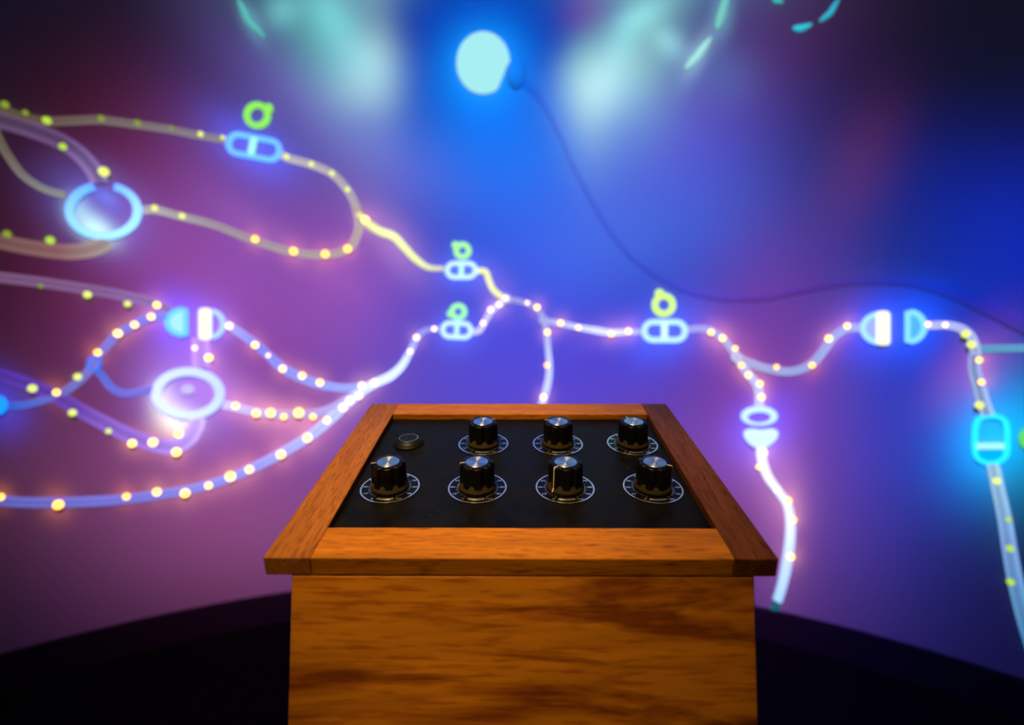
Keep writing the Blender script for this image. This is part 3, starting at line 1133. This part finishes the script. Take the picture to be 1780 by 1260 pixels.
# ---- green pointer rings over the capsules
def pointer_ring(label, cx, cy, r, line, nx, ny, nr, col):
    o0, _, _ = wall_at(cx, cy)
    t = empty('pointer_ring', o0, label, 'light figure', 'green pointer rings of light above the capsules')
    rm = r - line / 2
    tube_mesh('ring', [(cx + rm * math.cos(2 * PI * i / 28), cy + rm * math.sin(2 * PI * i / 28), line) for i in range(28)], col, closed=True, spline=False,
              parent=t, origin=o0, core=1, edge=1, height=.4)
    plate_mesh('nub', [(nx + nr * math.cos(2 * PI * i / 16), ny + nr * math.sin(2 * PI * i / 16)) for i in range(16)], col, parent=t, origin=o0, thick=.018, lift=.003)
    return t


GR = (.24, .74, .10)
pointer_ring('large green ring with nub at upper right, above the tilted capsule', 447, 201, 23.5, 11, 466, 191, 8.5, GR)
pointer_ring('small green ring with nub at upper left, above the small upper middle capsule', 804, 436, 15.5, 9, 791.5, 427, 6, (.38, .92, .32))
pointer_ring('small green ring with nub at lower left, above the lower middle capsule', 796.5, 542, 15.5, 9, 783, 546, 6, (.34, .92, .42))
pointer_ring('yellow-green ring with nub on top, above the centre-right capsule', 1154, 530, 21, 11, 1147, 511, 8, (.62, .96, .24))
pointer_ring('green ring mostly cut off by the right edge beside the cyan capsule', 1795, 762, 22, 11, 1795, 742, 8, (.10, .62, .12))


# ---- rings
def ring_figure(label, cx, cy, rx, ry, line, cols, gap=None, extra=()):
    o0, _, _ = wall_at(cx, cy)
    t = empty('light_ring', o0, label, 'light figure')
    n = 48
    if gap:
        a0, a1 = gap
        pts = [(cx + rx * math.cos(math.radians(a0 + (a1 - a0) * i / n)), cy + ry * math.sin(math.radians(a0 + (a1 - a0) * i / n)), line) for i in range(n + 1)]
        tube_mesh('ring', pts, cols, spline=False, parent=t, origin=o0, core=1, edge=1, height=.4, lift=.004)
    else:
        pts = [(cx + rx * math.cos(2 * PI * i / n), cy + ry * math.sin(2 * PI * i / n), line) for i in range(n)]
        tube_mesh('ring', pts, cols, closed=True, spline=False, parent=t, origin=o0, core=1, edge=1, height=.4, lift=.004)
    for name, ex, ey, erx, ery, c, dome in extra:
        plate_mesh(name, [(ex + erx * math.cos(2 * PI * i / 24), ey + ery * math.sin(2 * PI * i / 24)) for i in range(24)], c, parent=t, origin=o0, thick=.006, dome=dome, lift=.003)
    return t


ring_figure('pale blue open ring with glowing greenish base at left', 180, 367, 59, 44, 13,
            [(0, (.18, .48, 1.6)), (.2, (.34, .74, 1.5)), (.45, (.38, .82, 1.2)), (.75, (.26, .62, 1.4)), (1, (.13, .42, 1.5))],
            gap=(-72, 252))
ring_figure('bright white oval ring with pearl centre at lower left', 327, 684, 55, 38, 15,
            [(0, (.52, .66, 1.8)), (.35, (.70, .80, 1.6)), (1, (.52, .66, 1.8))],
            extra=[('pearl', 326, 677, 12, 9, (.52, .44, .90), .008)])

# small junction rings
for lab, cx, cy, r, c in (('tiny junction ring where the two upper yellow-grey cables meet', 620, 365, 8, (.42, .32, .30)),
                          ('small blue junction ring on the S-curve at left', 163, 632, 13, (.05, .17, .85)),
                          ('tiny lilac junction ring above the console centre', 945, 557, 8, (.36, .36, .75)),
                          ('tiny white junction ring between the three right-hand cables', 1281, 621, 9, (.55, .52, .80)),
                          ('tiny junction ring on the far-right fork of cables', 1697, 608, 9, (.36, .42, .66)),
                          ('tiny white junction ring where the short yellow cable ends', 880, 520, 8, (.55, .52, .85)),
                          ('white junction ring where the three left cables merge', 630, 675, 8, (.62, .66, 1.1))):
    o0, _, _ = wall_at(cx, cy)
    t = tube_mesh('junction_ring', [(cx + (r - 2.5) * math.cos(2 * PI * i / 20), cy + (r - 2.5) * math.sin(2 * PI * i / 20), 5) for i in range(20)], c, closed=True, spline=False,
                  origin=o0, core=1, edge=1, lift=.012)
    t.location = o0
    tag(t, lab, 'light figure', 'small junction rings between the cables')

# blue disc at the left edge
o0, _, _ = wall_at(-4, 704)
t = plate_mesh('light_disc', [(-4 + 17 * math.cos(2 * PI * i / 28), 704 + 17 * math.sin(2 * PI * i / 28)) for i in range(28)], (.01, .30, 1.4), origin=o0, thick=.01, dome=.02)
t.location = o0
tag(t, 'solid blue disc half cut off by the left edge', 'light figure')


# ---- half capsules (D shapes)
def dpts(cx, y0, y1, bulge, side, n=14):
    """points of a D from its flat top corner round to its flat bottom corner; side -1: bulges left"""
    cy, r = (y0 + y1) / 2, (y1 - y0) / 2
    return [(cx + side * bulge * math.cos(a), cy + r * math.sin(a)) for a in [(-PI / 2 + PI * i / n) for i in range(n + 1)]]


def half_capsule(label, cx, y0, y1, bulge, side, line, col, fill=None, bar=None, barcol=None):
    o0, _, _ = wall_at(cx, (y0 + y1) / 2)
    t = empty('half_capsule', o0, label, 'light figure', 'halves of opened capsules of light')
    d = dpts(cx, y0 + line / 2, y1 - line / 2, bulge - line / 2, side)
    tube_mesh('outline', W(d, line), col, closed=True, spline=False, parent=t, origin=o0, core=1, edge=1, height=.4, lift=.004)
    if fill:
        plate_mesh('fill', dpts(cx, y0 + line * .6, y1 - line * .6, bulge - line * .6, side), fill, parent=t, origin=o0, thick=.006, lift=.003)
    if bar:
        plate_mesh('contact_bar', rect((bar[0] + bar[1]) / 2, (y0 + y1) / 2, bar[1] - bar[0], y1 - y0), barcol, parent=t, origin=o0, thick=.016, lift=.004)
    return t


half_capsule('solid light blue half capsule bulging left, at left of the photo', 322, 533, 587, 36, -1, 9, (.16, .60, 2.6), fill=(.36, .76, 2.4))
half_capsule('half capsule bulging right with cream bar, above the white ring', 364, 536, 591, 28, 1, 9, (.42, .62, 1.9), fill=None, bar=(345, 367), barcol=(1.05, 1.0, .72))
half_capsule('half capsule bulging left with wide cream bar at right', 1532, 541, 600, 36, -1, 10, (.36, .72, 2.4), fill=(.30, .40, 1.2), bar=(1524, 1548), barcol=(.95, 1.0, .75))
half_capsule('pale cyan half capsule bulging right, facing the cream-barred one', 1579, 537, 599, 33, 1, 10, (.22, .68, 2.2), fill=(.08, .40, 1.3))

# ---- ring and cup connector
o0, _, _ = wall_at(1320, 725)
t = empty('connector_ring', o0, 'white oval connector ring above the cup at right', 'light figure')
pts = []
for i in range(32):
    a = 2 * PI * i / 32
    pts.append((1320 + 26 * math.cos(a), 724 + 13 * math.sin(a), 11 if math.sin(a) < 0 else 11 - 6 * math.sin(a)))
tube_mesh('ring', pts, (.55, .82, 2.2), closed=True, spline=False, parent=t, origin=o0, core=1, edge=1, lift=.004, height=.4)
o0, _, _ = wall_at(1322, 762)
cup = [(1293, 752), (1297, 747), (1306, 745), (1316, 746.5), (1322, 747), (1330, 746.5), (1340, 745), (1349, 747), (1353, 752), (1351, 761), (1344, 769), (1335, 776), (1322, 779), (1310, 776), (1301, 769), (1295, 760)]
t = plate_mesh('connector_cup', cup, (.62, .88, 2.0), origin=o0, thick=.016, dome=.006, center=(1322, 761))
t.location = o0
tag(t, 'solid pale blue cup on top of the bright falling cable', 'light figure')

# ---- cable tip lying on the skirting
p, nn, mpp = wall_at(1349, 1052, 0, ROOM_R - .035)
o0 = Vector(p)
bm = bmesh.new()
tip_m = emitter('tip_light_teal', (.01, .12, .16))
side = Vector((-nn.y, nn.x, 0))
vs = []
for (x, y), h in [((1341, 1047), 0), ((1357, 1049), 0), ((1355, 1061), 0), ((1340, 1060), 0)]:
    q, n2, _ = wall_at(x, y, 0, ROOM_R - .035)
    vs.append((q, n2))
lo = [bm.verts.new(q + n2 * .001 - o0) for q, n2 in vs]
hi = [bm.verts.new(q + n2 * .005 - o0) for q, n2 in vs]
bm.faces.new(lo)
bm.faces.new(list(reversed(hi)))
for k in range(4):
    l = (k + 1) % 4
    bm.faces.new((lo[k], lo[l], hi[l], hi[k]))
bmesh.ops.recalc_face_normals(bm, faces=bm.faces)
t = obj('cable_tip', bm, tip_m)
t.location = o0
tag(t, 'dim teal tip of the falling cable on the black skirting', 'light figure')

# ---- round lamp and dark cable of the projected drawing, as self-lit disc and tube
o0, _, _ = wall_at(840, 110)
lamp = empty('drawn_lamp', o0, 'glowing pale cyan round lamp of the projected drawing, high on the wall', 'lamp')
ol = []
for i in range(48):
    a = 2 * PI * i / 48
    x, y = 46.5 * math.cos(a), 53.5 * math.sin(a)
    # flat side toward the cable
    k = (x * .93 + y * .37)
    if k > 40 and y > 4:
        x -= (k - 40) * .93
        y -= (k - 40) * .37
    ol.append((840 + x, 110.5 + y))
plate_mesh('diffuser', ol, (.31, .69, .72), parent=lamp, origin=o0, thick=.02, dome=.03, center=(838, 110))
M_CABLE = simple('dark_blue_drawn_cable', (.140, .118, .150), .9)
M_SOCK = simple('blue_drawn_socket', (.13, .15, .16), .9)
plate_mesh('socket', [(897 + 17 * math.cos(2 * PI * i / 24) + 0, 128 + 27 * math.sin(2 * PI * i / 24)) for i in range(24)], (0, 0, 0), parent=lamp, origin=o0, thick=.01, dome=.02, mat=M_SOCK)
o0, _, _ = wall_at(1150, 485)
pts = [(905, 140, 16), (925, 155, 13), (950, 190, 9), (975, 240, 8), (1000, 295, 8), (1030, 350, 9), (1060, 400, 9), (1100, 448, 9), (1150, 485, 9), (1200, 508, 9), (1260, 519, 10), (1330, 517, 11),
       (1400, 503, 12), (1470, 491, 13), (1540, 488, 14), (1600, 493, 18), (1660, 510, 22), (1720, 537, 25), (1800, 576, 28), (1960, 660, 28)]
t = tube_mesh('lamp_cable', pts, (0, 0, 0), lift=.002, height=.06, origin=o0, mat=M_CABLE, step=8)
t.location = o0
tag(t, 'thin dark cable of the projected drawing, drooping from its round lamp to the right edge', 'cable')

# ---- cyan dashes at the top of the wall
for lab, c0, c1, c2, wd, col in (
        ('soft cyan dash slanting down at top left', (414, 0), (432, 38), (460, 66), 13, (.09, .42, .40)),
        ('long cyan dash at the end of the top right squiggle', (1192, 120), (1213, 98), (1236, 66), 15, (.32, .68, .66)),
        ('upright cyan dash above the long one at top right', (1247, 52), (1254, 28), (1266, -16), 15, (.16, .50, .46)),
        ('stub of a cyan dash at the top edge', (1342, -8), (1350, 2), (1362, 4), 9, (.05, .42, .40)),
        ('small flat cyan dash at top right', (1379, 49), (1393, 50), (1412, 43), 11, (.03, .48, .62)),
        ('small rising cyan dash beside the flat one at top right', (1425, 38), (1443, 24), (1459, -2), 10, (.03, .40, .55))):
    o0, _, _ = wall_at(*c1)
    pts = [(c0[0], c0[1], wd * .35), ((c0[0] + c1[0]) / 2, (c0[1] + c1[1]) / 2, wd * .9), (c1[0], c1[1], wd), ((c1[0] + c2[0]) / 2, (c1[1] + c2[1]) / 2, wd * .85), (c2[0], c2[1], wd * .3)]
    t = tube_mesh('light_dash', pts, col, origin=o0, core=1, edge=.8, lift=.004)
    t.location = o0
    tag(t, lab, 'light figure', 'cyan dashes of light at the top of the wall')
